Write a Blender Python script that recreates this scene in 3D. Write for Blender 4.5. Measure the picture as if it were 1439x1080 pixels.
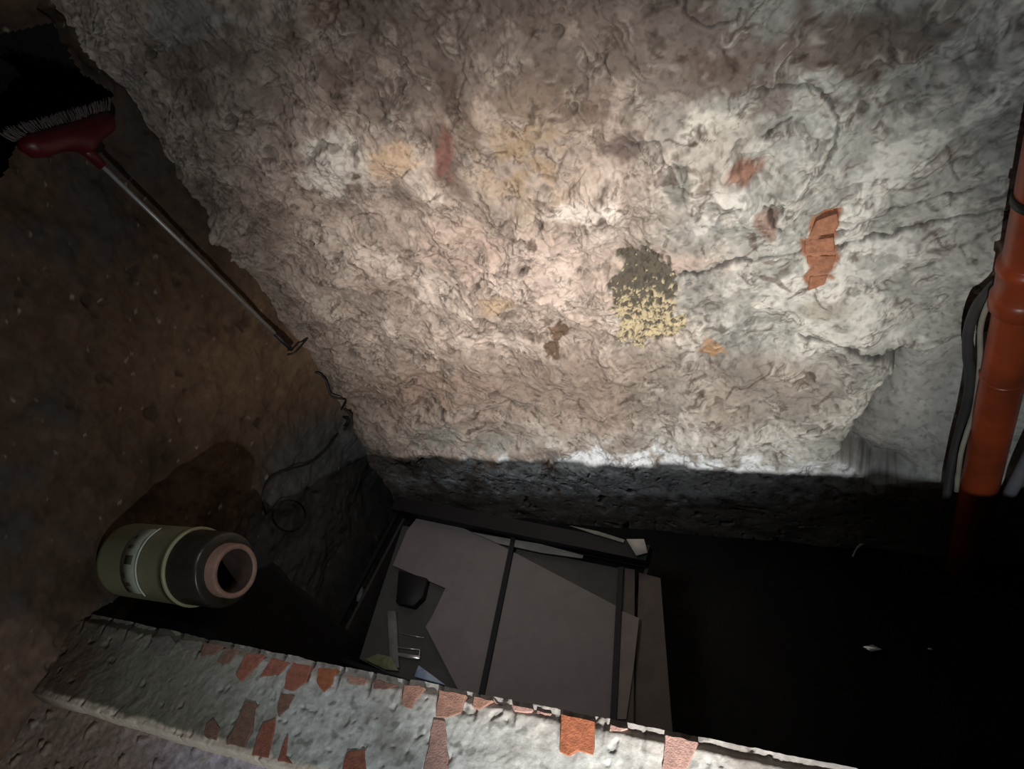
import bpy, bmesh, math, random
import numpy as np
from mathutils import Vector, Matrix

for o in list(bpy.data.objects):
    bpy.data.objects.remove(o, do_unlink=True)
COL = bpy.context.scene.collection
SC = bpy.context.scene
random.seed(5)

# ------------------------------------------------------------------ camera
W, H, F = 1439.0, 1080.0, 1040.0
CX, CY = W / 2, H / 2
CAMZ = 2.493
dn = np.array([476.5, 976.0, 1040.0]); dn /= np.linalg.norm(dn)
xc = np.array([2230.0, 20.0, -1040.0]); xc -= dn * xc.dot(dn); xc /= np.linalg.norm(xc)
zc = -dn
yc = np.cross(zc, xc)
RW = np.array([xc, yc, zc])                 # picture-space vector (x right, y down, z forward) -> world
CAM = np.array([0.0, 0.0, CAMZ])


def ray(u, v):
    return RW @ np.array([u - CX, v - CY, F])


def on(u, v, axis, val):
    r = ray(u, v)
    t = (val - CAM[axis]) / r[axis]
    return Vector(CAM + r * t)


def onz(u, v, z): return on(u, v, 2, z)
def ony(u, v, y): return on(u, v, 1, y)
def onx(u, v, x): return on(u, v, 0, x)


def project(P):
    q = (P - CAM) @ RW                      # rows of RW are axes: world -> picture space
    zz = np.maximum(q[..., 2], 1e-3)
    return q[..., 0] / zz * F + CX, q[..., 1] / zz * F + CY


cam_d = bpy.data.cameras.new('camera')
cam = bpy.data.objects.new('camera', cam_d); COL.objects.link(cam)
m = Matrix.Identity(4)
for i in range(3):
    m[i][0] = RW[i][0]; m[i][1] = -RW[i][1]; m[i][2] = -RW[i][2]; m[i][3] = CAM[i]
cam.matrix_world = m
cam_d.sensor_fit = 'HORIZONTAL'; cam_d.sensor_width = 36; cam_d.lens = 36 * F / W
cam_d.clip_start = 0.02
SC.camera = cam

# ------------------------------------------------------------------ light, world, exposure
w = bpy.data.worlds.new('world'); SC.world = w; w.use_nodes = True
w.node_tree.nodes['Background'].inputs[0].default_value = (0.75, 0.85, 1.0, 1)
w.node_tree.nodes['Background'].inputs[1].default_value = 0.0012

SC.view_settings.view_transform = 'Standard'
SC.view_settings.look = 'None'
SC.view_settings.gamma = 1
SC.view_settings.use_curve_mapping = False
SC.view_settings.exposure = 0.0

LP = Vector((0.05, -0.75, 1.865))           # the torch held low in front of the photographer


def add_light(name, kind, loc, energy, color, target=None, **kw):
    d = bpy.data.lights.new(name, kind); d.energy = energy; d.color = color
    for k, v in kw.items(): setattr(d, k, v)
    o = bpy.data.objects.new(name, d); COL.objects.link(o); o.location = loc
    if target is not None:
        o.rotation_euler = (Vector(target) - Vector(loc)).to_track_quat('-Z', 'Y').to_euler()
    return o


add_light('torch_beam', 'SPOT', LP, 275, (1.0, 0.91, 0.85), ony(840, 430, 1.457),
          spot_size=math.radians(50), spot_blend=1.0, shadow_soft_size=0.012)
add_light('torch_spill', 'POINT', LP, 41, (0.93, 0.98, 1.0), shadow_soft_size=0.012)
add_light('pit_fill', 'AREA', (-1.0, 0.55, 2.6), 0.80, (0.97, 0.97, 1.0), (-1.15, 1.0, 0.3),  # added fill for the pit, no visible source
          shape='DISK', size=0.5, spread=math.radians(58))

# ------------------------------------------------------------------ numeric noise
_rng = np.random.RandomState(7)
PERM = _rng.permutation(256); PERM = np.concatenate([PERM, PERM])
GA = _rng.rand(256) * 2 * np.pi
GX, GY = np.cos(GA), np.sin(GA)


def pn(x, y, s=0):
    x = x + s * 17.37; y = y + s * 9.11
    xi = np.floor(x).astype(int); yi = np.floor(y).astype(int)
    xf = x - xi; yf = y - yi
    u = xf * xf * xf * (xf * (xf * 6 - 15) + 10); v = yf * yf * yf * (yf * (yf * 6 - 15) + 10)
    def g(ix, iy, dx, dy):
        h = PERM[(PERM[ix & 255] + iy) & 255]
        return GX[h] * dx + GY[h] * dy
    a = g(xi, yi, xf, yf); b = g(xi + 1, yi, xf - 1, yf)
    c = g(xi, yi + 1, xf, yf - 1); d = g(xi + 1, yi + 1, xf - 1, yf - 1)
    return 1.5 * ((a * (1 - u) + b * u) * (1 - v) + (c * (1 - u) + d * u) * v)


def fbm(x, y, f, o=4, s=0, g=0.5):
    t = 0; a = 1; n = 0
    for k in range(o):
        t = t + a * pn(x * f, y * f, s + k * 3.1); n += a; a *= g; f *= 2.03
    return t / n


def sst(a, b, x):
    t = np.clip((x - a) / (b - a), 0, 1)
    return t * t * (3 - 2 * t)


def mixc(c, col, k):
    return c * (1 - k[..., None]) + np.array(col) * k[..., None]


def dist_poly(U, V, pts):
    best = np.full(U.shape, 1e9)
    for (x0, y0), (x1, y1) in zip(pts[:-1], pts[1:]):
        dx, dy = x1 - x0, y1 - y0
        t = np.clip(((U - x0) * dx + (V - y0) * dy) / (dx * dx + dy * dy), 0, 1)
        best = np.minimum(best, np.hypot(U - x0 - t * dx, V - y0 - t * dy))
    return best


def inside(U, V, poly):
    r = np.zeros(U.shape, bool); n = len(poly)
    for i in range(n):
        x0, y0 = poly[i]; x1, y1 = poly[(i + 1) % n]
        if y0 == y1: continue
        c = ((y0 > V) != (y1 > V)) & (U < (x1 - x0) * (V - y0) / (y1 - y0) + x0)
        r ^= c
    return r


def sdist(U, V, poly):
    d = dist_poly(U, V, list(poly) + [poly[0]])
    return np.where(inside(U, V, poly), -d, d)


# ------------------------------------------------------------------ object helpers
def grid_obj(name, P, C, mat, drop=None, smooth=True):
    ny, nx = P.shape[:2]
    idx = np.arange(nx * ny).reshape(ny, nx)
    q = np.stack([idx[:-1, :-1], idx[:-1, 1:], idx[1:, 1:], idx[1:, :-1]], -1).reshape(-1, 4)
    if drop is not None:
        dd = drop.reshape(-1)
        q = q[~dd[q].any(1)]
    me = bpy.data.meshes.new(name)
    me.vertices.add(nx * ny); me.vertices.foreach_set('co', P.reshape(-1).astype(np.float32))
    me.loops.add(len(q) * 4); me.loops.foreach_set('vertex_index', q.reshape(-1).astype(np.int32))
    me.polygons.add(len(q))
    me.polygons.foreach_set('loop_start', np.arange(0, len(q) * 4, 4, dtype=np.int32))
    me.polygons.foreach_set('loop_total', np.full(len(q), 4, dtype=np.int32))
    me.update(calc_edges=True)
    if smooth: me.polygons.foreach_set('use_smooth', np.ones(len(q), bool))
    if C is not None:
        a = me.color_attributes.new('tint', 'FLOAT_COLOR', 'POINT')
        cc = np.ones((nx * ny, 4), np.float32); cc[:, :3] = np.clip(C.reshape(-1, 3), 0, 1)
        a.data.foreach_set('color', cc.reshape(-1))
    me.materials.append(mat)
    o = bpy.data.objects.new(name, me); COL.objects.link(o)
    return o


def structure(o, label=None):
    o['kind'] = 'structure'
    if label: o['label'] = label
    return o


def obj(name, bm, mat, parent=None, smooth=True):
    me = bpy.data.meshes.new(name); bm.normal_update(); bm.to_mesh(me); bm.free()
    for p in me.polygons: p.use_smooth = smooth
    me.materials.append(mat)
    o = bpy.data.objects.new(name, me); COL.objects.link(o)
    if parent is not None:
        o.parent = parent
        o.matrix_parent_inverse = parent.matrix_basis.inverted()
    return o


def thing(name, label, cat, loc, group=None):
    o = bpy.data.objects.new(name, None); COL.objects.link(o); o.location = loc
    o.empty_display_size = 0.05
    o['label'] = label; o['category'] = cat
    if group: o['group'] = group
    return o


def tag(o, label, cat, group=None):
    o['label'] = label; o['category'] = cat
    if group: o['group'] = group
    return o


def bevel(bm, w_, seg=2):
    bmesh.ops.bevel(bm, geom=bm.edges[:], offset=w_, segments=seg, affect='EDGES', profile=0.6)


def box_bm(c, size, rot=0.0, bev=0.0, bm=None):
    b = bmesh.new()
    bmesh.ops.create_cube(b, size=1)
    bmesh.ops.scale(b, vec=size, verts=b.verts)
    if bev: bevel(b, bev)
    bmesh.ops.rotate(b, matrix=Matrix.Rotation(rot, 3, 'Z'), verts=b.verts, cent=(0, 0, 0))
    bmesh.ops.translate(b, vec=c, verts=b.verts)
    if bm is None: return b
    me = bpy.data.meshes.new('tmp'); b.to_mesh(me); b.free(); bm.from_mesh(me); bpy.data.meshes.remove(me)
    return bm


def prism_bm(pts, down, bev=0.0, rough=0.0, seed=0):
    """pts: list of Vectors (top outline), extruded along vector down."""
    rnd = random.Random(seed)
    p2 = []
    n = len(pts)
    for i in range(n):
        a, b = pts[i], pts[(i + 1) % n]
        k = max(1, int((b - a).length / 0.012)) if rough else 1
        for j in range(k):
            q = a.lerp(b, j / k)
            if rough: q = q + Vector((rnd.uniform(-rough, rough), rnd.uniform(-rough, rough), 0))
            p2.append(q)
    bm = bmesh.new()
    vs = [bm.verts.new(p) for p in p2]
    f = bm.faces.new(vs)
    r = bmesh.ops.extrude_face_region(bm, geom=[f])
    for v in [g for g in r['geom'] if isinstance(g, bmesh.types.BMVert)]:
        v.co += down
    bmesh.ops.recalc_face_normals(bm, faces=bm.faces)
    if bev:
        bmesh.ops.bevel(bm, geom=[e for e in bm.edges], offset=bev, segments=1, affect='EDGES')
    return bm


def smooth_path(pts, n=8):
    pts = [Vector(p) for p in pts]
    P = [pts[0] * 2 - pts[1]] + pts + [pts[-1] * 2 - pts[-2]]
    out = []
    for i in range(1, len(P) - 2):
        for k in range(n):
            t = k / n
            a, b, c, d = P[i - 1], P[i], P[i + 1], P[i + 2]
            out.append(0.5 * ((2 * b) + (c - a) * t + (2 * a - 5 * b + 4 * c - d) * t * t + (3 * b - a - 3 * c + d) * t ** 3))
    out.append(pts[-1])
    return out


def tube_bm(path, rad, seg=10, bm=None, cap=True):
    bm = bm or bmesh.new()
    n = len(path)
    rs = rad if hasattr(rad, '__len__') else [rad] * n
    t0 = (path[1] - path[0]).normalized()
    up = Vector((0, 0, 1)) if abs(t0.z) < 0.9 else Vector((1, 0, 0))
    nx = t0.cross(up).normalized()
    rings = []
    for i in range(n):
        t = (path[min(i + 1, n - 1)] - path[max(i - 1, 0)]).normalized()
        nx = (nx - t * nx.dot(t)).normalized(); ny = t.cross(nx)
        rings.append([bm.verts.new(path[i] + (nx * math.cos(a) + ny * math.sin(a)) * rs[i])
                      for a in [2 * math.pi * k / seg for k in range(seg)]])
    for a, b in zip(rings[:-1], rings[1:]):
        for k in range(seg):
            bm.faces.new((a[k], a[(k + 1) % seg], b[(k + 1) % seg], b[k]))
    if cap:
        bm.faces.new(rings[0][::-1]); bm.faces.new(rings[-1])
    return bm


def lathe_bm(prof, org, ax, seg=48, bm=None, a0=0.0, a1=2 * math.pi):
    """prof: list of (along, radius); revolve about axis ax through org."""
    bm = bm or bmesh.new()
    ax = ax.normalized()
    e1 = ax.cross(Vector((0, 0, 1)));  e1 = e1.normalized() if e1.length > 0.1 else Vector((1, 0, 0))
    e2 = ax.cross(e1)
    full = abs(a1 - a0 - 2 * math.pi) < 1e-6
    n = seg if full else seg + 1
    rings = []
    for (s, r) in prof:
        rings.append([bm.verts.new(org + ax * s + (e1 * math.cos(a) + e2 * math.sin(a)) * r)
                      for a in [a0 + (a1 - a0) * k / seg for k in range(n)]])
    for a, b in zip(rings[:-1], rings[1:]):
        for k in range(seg if full else n - 1):
            j = (k + 1) % n
            bm.faces.new((a[k], a[j], b[j], b[k]))
    bmesh.ops.recalc_face_normals(bm, faces=bm.faces)
    return bm


# ------------------------------------------------------------------ materials
def mat_new(name):
    mt = bpy.data.materials.new(name); mt.use_nodes = True
    nt = mt.node_tree
    return mt, nt, nt.nodes['Principled BSDF']


def plain(name, col, rough=0.6, var=0.25, scale=25, bump=0.3, metal=0.0, bdist=0.002, spec=0.5, col2=None):
    mt, nt, b = mat_new(name)
    tc = nt.nodes.new('ShaderNodeTexCoord')
    no = nt.nodes.new('ShaderNodeTexNoise'); no.inputs['Scale'].default_value = scale
    no.inputs['Detail'].default_value = 6; no.inputs['Roughness'].default_value = 0.65
    nt.links.new(tc.outputs['Object'], no.inputs['Vector'])
    rp = nt.nodes.new('ShaderNodeValToRGB')
    d = [c * (1 - var) for c in col] if col2 is None else col2
    rp.color_ramp.elements[0].position = 0.35; rp.color_ramp.elements[0].color = (*d, 1)
    rp.color_ramp.elements[1].position = 0.65; rp.color_ramp.elements[1].color = (*[min(1, c * (1 + var * 0.5)) for c in col], 1)
    nt.links.new(no.outputs['Fac'], rp.inputs['Fac']); nt.links.new(rp.outputs['Color'], b.inputs['Base Color'])
    b.inputs['Roughness'].default_value = rough; b.inputs['Metallic'].default_value = metal
    b.inputs['Specular IOR Level'].default_value = spec
    if bump:
        bp = nt.nodes.new('ShaderNodeBump'); bp.inputs['Strength'].default_value = bump; bp.inputs['Distance'].default_value = bdist
        n2 = nt.nodes.new('ShaderNodeTexNoise'); n2.inputs['Scale'].default_value = scale * 4; n2.inputs['Detail'].default_value = 5
        nt.links.new(tc.outputs['Object'], n2.inputs['Vector'])
        nt.links.new(n2.outputs['Fac'], bp.inputs['Height']); nt.links.new(bp.outputs['Normal'], b.inputs['Normal'])
    return mt


def tinted(name, rough=0.85, scale=60, amount=0.35, bump=0.5, bdist=0.003, spec=0.25):
    """Base colour from the mesh's 'tint' (stains, exposed layers, some painted light and shade), broken up by fine grain."""
    mt, nt, b = mat_new(name)
    at = nt.nodes.new('ShaderNodeAttribute'); at.attribute_name = 'tint'
    tc = nt.nodes.new('ShaderNodeTexCoord')
    n1 = nt.nodes.new('ShaderNodeTexNoise'); n1.inputs['Scale'].default_value = scale; n1.inputs['Detail'].default_value = 8
    n1.inputs['Roughness'].default_value = 0.7; n1.inputs['Distortion'].default_value = 0.2
    nt.links.new(tc.outputs['Object'], n1.inputs['Vector'])
    mr = nt.nodes.new('ShaderNodeMapRange'); mr.inputs['From Min'].default_value = 0.3; mr.inputs['From Max'].default_value = 0.7
    mr.inputs['To Min'].default_value = 1 - amount; mr.inputs['To Max'].default_value = 1 + amount * 0.6
    nt.links.new(n1.outputs['Fac'], mr.inputs['Value'])
    vm = nt.nodes.new('ShaderNodeVectorMath'); vm.operation = 'SCALE'
    nt.links.new(at.outputs['Color'], vm.inputs[0]); nt.links.new(mr.outputs['Result'], vm.inputs['Scale'])
    nt.links.new(vm.outputs['Vector'], b.inputs['Base Color'])
    b.inputs['Roughness'].default_value = rough; b.inputs['Specular IOR Level'].default_value = spec
    n2 = nt.nodes.new('ShaderNodeTexNoise'); n2.inputs['Scale'].default_value = scale * 1.6; n2.inputs['Detail'].default_value = 7
    n2.inputs['Roughness'].default_value = 0.6; n2.inputs['Distortion'].default_value = 0.2
    nt.links.new(tc.outputs['Object'], n2.inputs['Vector'])
    bp = nt.nodes.new('ShaderNodeBump'); bp.inputs['Strength'].default_value = bump; bp.inputs['Distance'].default_value = bdist
    nt.links.new(n2.outputs['Fac'], bp.inputs['Height']); nt.links.new(bp.outputs['Normal'], b.inputs['Normal'])
    return mt


M_plaster = tinted('old_plaster', scale=38, amount=0.22, bump=0.22)
M_dirtwall = tinted('sooty_render', rough=0.95, scale=22, amount=0.35, bump=0.25)
M_lime = tinted('limewashed_kerb', scale=110, amount=0.25, bump=0.45, bdist=0.002)
M_dirt = tinted('dusty_floor', rough=0.95, scale=90, amount=0.4, bump=0.4, bdist=0.003)
M_dark = plain('deep_shade_black', (0.005, 0.005, 0.005), 0.95, 0.4, 18, 0.5)  # near-black colour stands for deep shade in the passage and on the pier

# ------------------------------------------------------------------ plaster relief shared by the walls
YB, XL, ZK = 1.457, -1.854, 1.093           # back wall, left wall, top of the brick kerb


def strokes(a, b, ang, f, stretch, s):
    ca, sa = math.cos(ang), math.sin(ang)
    x = a * ca + b * sa; y = -a * sa + b * ca
    wx = fbm(a, b, 5, 3, s + 40) * 0.10; wy = fbm(a, b, 5, 3, s + 50) * 0.10
    return fbm((x + wx) / stretch, y + wy, f, 4, s, 0.55)


def flakes(n, levels, edge=0.035):
    t = 0
    for l in levels: t = t + sst(l - edge, l + edge, n)
    return t / len(levels)


# ------------------------------------------------------------------ back wall
def axis_pts(lo, a, b, hi, fine, coarse):
    p = list(np.arange(lo, a, coarse)) + list(np.arange(a, b, fine)) + list(np.arange(b, hi + coarse, coarse))
    return np.array(p)


xs = axis_pts(-1.87, -1.865, 0.80, 1.9, 0.0032, 0.03)
zs = axis_pts(0.0, 0.02, 2.26, 2.9, 0.0032, 0.03)
X, Z = np.meshgrid(xs, zs)
P0 = np.stack([X, np.full_like(X, YB), Z], -1)
U, V = project(P0)
right = sst(820, 1060, U + fbm(X, Z, 4, 3, 2) * 160)
sL = strokes(X, Z, math.radians(-48), 7.0, 2.0, 1)
sR = strokes(X, Z, math.radians(48), 5.0, 2.0, 9)
sC = strokes(X, Z, math.radians(95), 7.0, 1.6, 19)
mid = np.exp(-((U - 800) / 260) ** 2) * sst(620, 300, V)
S = sL * (1 - right) + sR * right
S = S * (1 - mid * 0.7) + sC * mid * 0.7
S2 = strokes(X, Z, math.radians(-50), 15, 2.0, 31) * (1 - right) + strokes(X, Z, math.radians(42), 12, 2.2, 33) * right
S3 = strokes(X, Z, math.radians(-65), 34, 1.6, 37)
lump = fbm(X, Z, 1.6, 3, 61)
lump2 = fbm(X, Z, 5, 3, 66)
ridge = 1 - np.abs(fbm(X, Z, 9, 4, 71)) * 3.2
ridge2 = 1 - np.abs(fbm(X + lump2 * .05, Z, 22, 3, 76)) * 3.0
busy = sst(-0.25, 0.25, fbm(X, Z, 2.2, 3, 81)) * 0.7 + 0.3
lowband = sst(475, 560, V + lump * 40)          # trowelled, smoother foot of the wall
busyf = busy * (1 - 0.45 * lowband) * (1 - .85 * sst(635, 670, V))
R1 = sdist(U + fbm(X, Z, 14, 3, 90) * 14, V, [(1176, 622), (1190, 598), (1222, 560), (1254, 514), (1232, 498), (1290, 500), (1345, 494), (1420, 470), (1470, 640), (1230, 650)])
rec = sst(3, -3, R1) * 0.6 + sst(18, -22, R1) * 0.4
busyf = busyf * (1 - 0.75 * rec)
D = 0.035 * lump + 0.026 * lump2
D += 0.030 * flakes(S, (-0.22, -0.06, 0.10, 0.26), .018) * busyf
D += 0.012 * flakes(S2, (-0.2, 0.0, 0.2), 0.03) * busyf
D += 0.0025 * S3 * busyf + 0.0015 * np.clip(ridge2, 0, 1) * busyf
D += 0.006 * np.clip(ridge, 0, 1) ** 3 * busyf
D += 0.060 * sst(470, 640, V + lump2 * 40) + 0.030 * sst(590, 660, V)
D -= (0.035 * lump + 0.02 * lump2) * .6 * sst(600, 650, V)
D -= 0.045 * rec + 0.11 * sst(2, -3, R1) * np.exp(np.minimum(R1, 0) / 15.0) * sst(1300, 1240, U)
pits = sst(0.36, 0.46, fbm(X, Z, 16, 2, 101)) * busy
pits2 = sst(0.40, 0.50, fbm(X, Z, 38, 2, 104)) * busy
D -= 0.012 * pits + 0.006 * pits2
# trowel arcs and cracks
cracks = [([(948, 393), (985, 384), (1008, 380), (1032, 371), (1075, 366), (1125, 362), (1180, 356), (1260, 340), (1330, 318), (1410, 303), (1470, 292)], 2.2, .010),
          ([(1138, 340), (1180, 332), (1212, 320), (1260, 308), (1305, 292), (1370, 272)], 2.0, .010),
          ([(1060, 128), (1130, 124), (1160, 140), (1176, 175), (1172, 215), (1150, 255)], 2.6, .007),
          ([(1075, 205), (1085, 190), (1108, 178)], 2.0, .010),
          ([(962, 0), (966, 30), (1000, 42), (1030, 30), (1042, 10)], 2.0, .008),
          ([(1075, 290), (1090, 320), (1098, 330)], 2.5, .010),
          ([(640, 40), (652, 110), (640, 170)], 1.6, .005), ([(880, 205), (925, 200), (940, 240)], 2.2, .006),
          ([(1330, 210), (1340, 240), (1344, 262)], 2.0, .007), ([(748, 205), (756, 250), (780, 250), (795, 215)], 1.8, .005),
          ([(530, 565), (600, 560), (680, 575)], 1.5, .004), ([(1125, 480), (1180, 488), (1240, 500)], 3.0, .010),
          ([(1395, 470), (1350, 490), (1300, 502), (1250, 497)], 4.0, .012), ([(420, 335), (450, 360), (500, 372)], 1.6, .004),
          ([(560, 400), (600, 440), (640, 470)], 1.4, .004), ([(690, 560), (740, 572)], 1.6, .005)]
ck = np.zeros_like(U)
jx = fbm(X, Z, 30, 3, 111) * 7; jy = fbm(X, Z, 30, 3, 115) * 7
for pts, wd, dp in cracks:
    k = sst(wd * 1.5, wd * 0.3, dist_poly(U + jx, V + jy, pts))
    ck = np.maximum(ck, k * min(1, dp / .009)); D -= dp * k

# lost-plaster patch with yellowish crumbs
PA = sdist(U + fbm(X, Z, 22, 3, 120) * 26, V + fbm(X, Z, 22, 3, 124) * 26,
           [(868, 372), (888, 348), (912, 350), (938, 372), (948, 410), (950, 440), (962, 455), (950, 480), (900, 484), (868, 474), (862, 430), (858, 400)])
pa = sst(3, -3, PA)
crumb = fbm(X + S3 * .012, Z, 60, 3, 130, .7)
D -= pa * (0.008 - 0.008 * sst(-.1, .3, crumb) - .010 * np.abs(fbm(X, Z, 60, 2, 133)))
PB = sdist(U + jx * 2.5, V + jy * 2.5, [(768, 470), (786, 455), (800, 462), (796, 478), (784, 490), (780, 505), (766, 498)])
pb = sst(3, -3, PB)
# exposed brickwork patch
PC = sdist(U + jx * 1.6, V + jy * 1.6, [(1160, 300), (1184, 294), (1180, 318), (1172, 330), (1174, 352), (1180, 365), (1172, 385), (1168, 402), (1150, 408), (1132, 418), (1134, 388), (1126, 360), (1128, 338), (1142, 316)])
pc = sst(3, -3, PC)
D -= 0.004 * pc

cream = np.array([0.46, 0.395, 0.345]); grey = np.array([0.40, 0.405, 0.375])
C = cream[None, None] * (1 - right[..., None]) + grey[None, None] * right[..., None]
tone = fbm(X, Z, 3, 5, 140, 0.6); tone2 = fbm(X, Z, 11, 4, 145, 0.6)
C = C * (1 + 0.5 * tone + 0.45 * tone2)[..., None]
def steps(n, ths, tones):
    t = np.full_like(n, tones[0])
    for l, a, b in zip(ths, tones[:-1], tones[1:]): t += (b - a) * sst(l - .007, l + .007, n)
    return t


fl = steps(S + .03 * S3, (-.30, -0.22, -.14, -0.06, .02, 0.10, .18, 0.26), (-.30, .02, -.20, .10, -.08, .06, .28, .02, .34))
fl2 = steps(S2 + .03 * S3, (-0.2, -.1, 0.0, .1, 0.2), (-.18, .06, -.08, .12, -.04, .18))
C = C * (1 + (0.85 * fl + .8 * fl2) * (.45 + .55 * busy) * (1 - .5 * lowband))[..., None]
lime = sst(0.10, 0.17, S + 0.5 * tone2 + 0.2 * tone) * (0.35 + 0.4 * right)
limeC = np.array([0.62, 0.575, 0.52])[None, None] * (1 - right[..., None]) + np.array([0.60, 0.60, 0.56])[None, None] * right[..., None]
C = C * (1 - lime[..., None]) + limeC * lime[..., None]
# damp brown stains over the upper middle and the top
st = sst(330, 60, V + 120 * lump2 + 60 * tone) * sst(380, 520, U) * sst(1180, 960, U + 120 * tone)
stv = st * (0.80 + 0.9 * tone2 + .4 * tone + .5 * fl)
C = mixc(C, (0.17, 0.14, 0.12), np.clip(.45 * np.clip(stv, 0, 1) + .42 * sst(.45, .60, stv), 0, .9))
band_ = sst(485, 520, V + 30 * lump2) * sst(610, 560, V + 30 * lump2) * sst(1250, 1100, U)
C = mixc(C, (0.24, 0.19, 0.155), band_ * (.45 + .5 * tone))  # shade of the upward-facing swell, painted as a darker band
C = mixc(C, (0.52, 0.53, 0.50), sst(575, 620, V + 30 * tone) * sst(560, 660, U) * (.35 + .8 * tone2))
st2 = sst(0.10, 0.36, fbm(X, Z, 4.5, 4, 150)) * sst(420, 200, V)
C = mixc(C, (0.165, 0.125, 0.105), st2 * 0.75)
left_st = sst(560, 330, U - 0.15 * V + 60 * tone)
C = mixc(C, (0.25, 0.20, 0.165), left_st * 0.45)
och = np.exp(-((U - 735) / 70) ** 2 - ((V - 225) / 75) ** 2) * sst(-.2, .3, tone2 + .1)
C = mixc(C, (0.36, 0.27, 0.16), och * 0.75)
for (cu, cv, ru, rv, colr, k) in [(545, 228, 38, 34, (0.60, 0.46, 0.33), .8), (625, 225, 16, 42, (0.27, 0.13, 0.11), .7), (470, 225, 60, 55, (0.72, 0.70, 0.64), .6),
                                  (1042, 245, 26, 20, (0.30, 0.17, 0.12), .85), (1050, 70, 30, 60, (0.20, 0.165, 0.14), .7), (1085, 130, 36, 60, (0.17, 0.14, 0.12), .6),
                                  (1000, 495, 22, 14, (0.42, 0.25, 0.13), .8), (880, 210, 30, 24, (0.13, 0.10, 0.09), .7), (1000, 200, 50, 60, (0.68, 0.67, 0.60), .5),
                                  (955, 260, 20, 40, (0.17, 0.18, 0.16), .7), (1075, 318, 20, 26, (0.28, 0.18, 0.14), .7), (825, 295, 60, 18, (0.72, 0.68, 0.62), .7),
                                  (700, 430, 34, 16, (0.48, 0.37, 0.22), .5), (620, 600, 40, 18, (0.26, 0.28, 0.25), .6), (690, 610, 40, 12, (0.24, 0.26, 0.24), .5), (600, 635, 40, 14, (0.22, 0.22, 0.22), .6),
                                  (780, 625, 16, 9, (0.22, 0.22, 0.20), .7), (600, 540, 110, 26, (0.33, 0.25, 0.205), .6), (800, 555, 100, 22, (0.34, 0.29, 0.245), .5),
                                  (250, 20, 60, 50, (0.30, 0.31, 0.30), .6), (450, 20, 30, 30, (0.26, 0.16, 0.11), .5), (1160, 440, 50, 16, (0.28, 0.26, 0.2), .5),
                                  (955, 375, 60, 18, (0.56, 0.45, 0.39), .5), (760, 375, 110, 60, (0.60, 0.51, 0.46), .45), (640, 350, 70, 50, (0.52, 0.41, 0.35), .45),
                                  (935, 652, 360, 34, (0.80, 0.86, 0.90), .9), (1280, 640, 90, 16, (0.6, 0.62, 0.62), .6)]:  # wide bluish-white entry: whitewash plus light caught at the foot, painted in
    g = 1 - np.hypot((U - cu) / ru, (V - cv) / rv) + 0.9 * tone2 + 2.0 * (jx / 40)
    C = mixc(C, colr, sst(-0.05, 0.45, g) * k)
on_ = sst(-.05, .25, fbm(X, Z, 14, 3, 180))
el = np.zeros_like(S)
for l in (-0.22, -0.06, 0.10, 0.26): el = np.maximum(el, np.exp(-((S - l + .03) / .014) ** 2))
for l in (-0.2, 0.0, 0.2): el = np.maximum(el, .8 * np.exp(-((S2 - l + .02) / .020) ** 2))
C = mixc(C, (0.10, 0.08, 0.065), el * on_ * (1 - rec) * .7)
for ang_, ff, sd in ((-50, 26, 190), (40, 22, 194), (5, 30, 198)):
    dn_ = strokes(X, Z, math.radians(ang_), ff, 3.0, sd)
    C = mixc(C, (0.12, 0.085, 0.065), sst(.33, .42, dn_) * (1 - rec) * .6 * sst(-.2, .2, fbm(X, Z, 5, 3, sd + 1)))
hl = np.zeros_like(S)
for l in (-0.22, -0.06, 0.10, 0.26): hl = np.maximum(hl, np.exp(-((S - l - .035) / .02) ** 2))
C = mixc(C, (0.70, 0.67, 0.61), hl * on_ * (1 - rec) * .40 * (.5 + .5 * right))  # edge highlights of the flakes painted into the tint
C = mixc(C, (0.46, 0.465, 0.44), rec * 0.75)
C = mixc(C, (0.07, 0.065, 0.06), rec * np.exp(np.minimum(R1, 0) / 26.0) * sst(1300, 1240, U) * .9)  # shade in the crevice of the recess, painted into the tint
edge_d = sst(12, 0, np.abs(R1 + 2)) * sst(1280, 1230, U) * sst(480, 520, V)
C = mixc(C, (0.16, 0.15, 0.14), sst(655, 690, V) * .6)  # kerb's cast shadow on the wall foot deepened in the tint
C = mixc(C, (0.04, 0.04, 0.04), np.clip(ck, 0, 1) * 0.75)
C = mixc(C, (0.07, 0.06, 0.05), (pits * 0.5 + pits2 * 0.4) * (1 - rec))
C = mixc(C, (0.14, 0.13, 0.105), pa * 0.93)
yl = pa * sst(0.02, 0.12, crumb + 0.28 * sst(395, 455, V) - 0.22 * sst(410, 380, V) - .14)
C = mixc(C, (0.60, 0.53, 0.37), yl * 0.85)
C = mixc(C, (0.17, 0.115, 0.075), pb * 0.85)
C = mixc(C, (0.34, 0.17, 0.10), pc * 0.9)
fine = sst(0.15, 0.4, fbm(X, Z, 55, 2, 170)) * 0.22
C = C * (1 - fine)[..., None]
C = 0.40 * (np.clip(C, .005, 1) / 0.40) ** 1.28
P = P0.copy(); P[..., 1] = YB - D + 0.02
P[..., 1] += 0.0
PBK = P
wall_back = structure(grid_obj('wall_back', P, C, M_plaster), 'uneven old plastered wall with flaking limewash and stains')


def wall_y(u, v):
    """Depth of the finished back wall behind a picture position."""
    q = ony(u, v, YB)
    i = int(np.clip(np.searchsorted(zs, q.z), 0, len(zs) - 1)); j = int(np.clip(np.searchsorted(xs, q.x), 0, len(xs) - 1))
    return float(PBK[i, j, 1])


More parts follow.
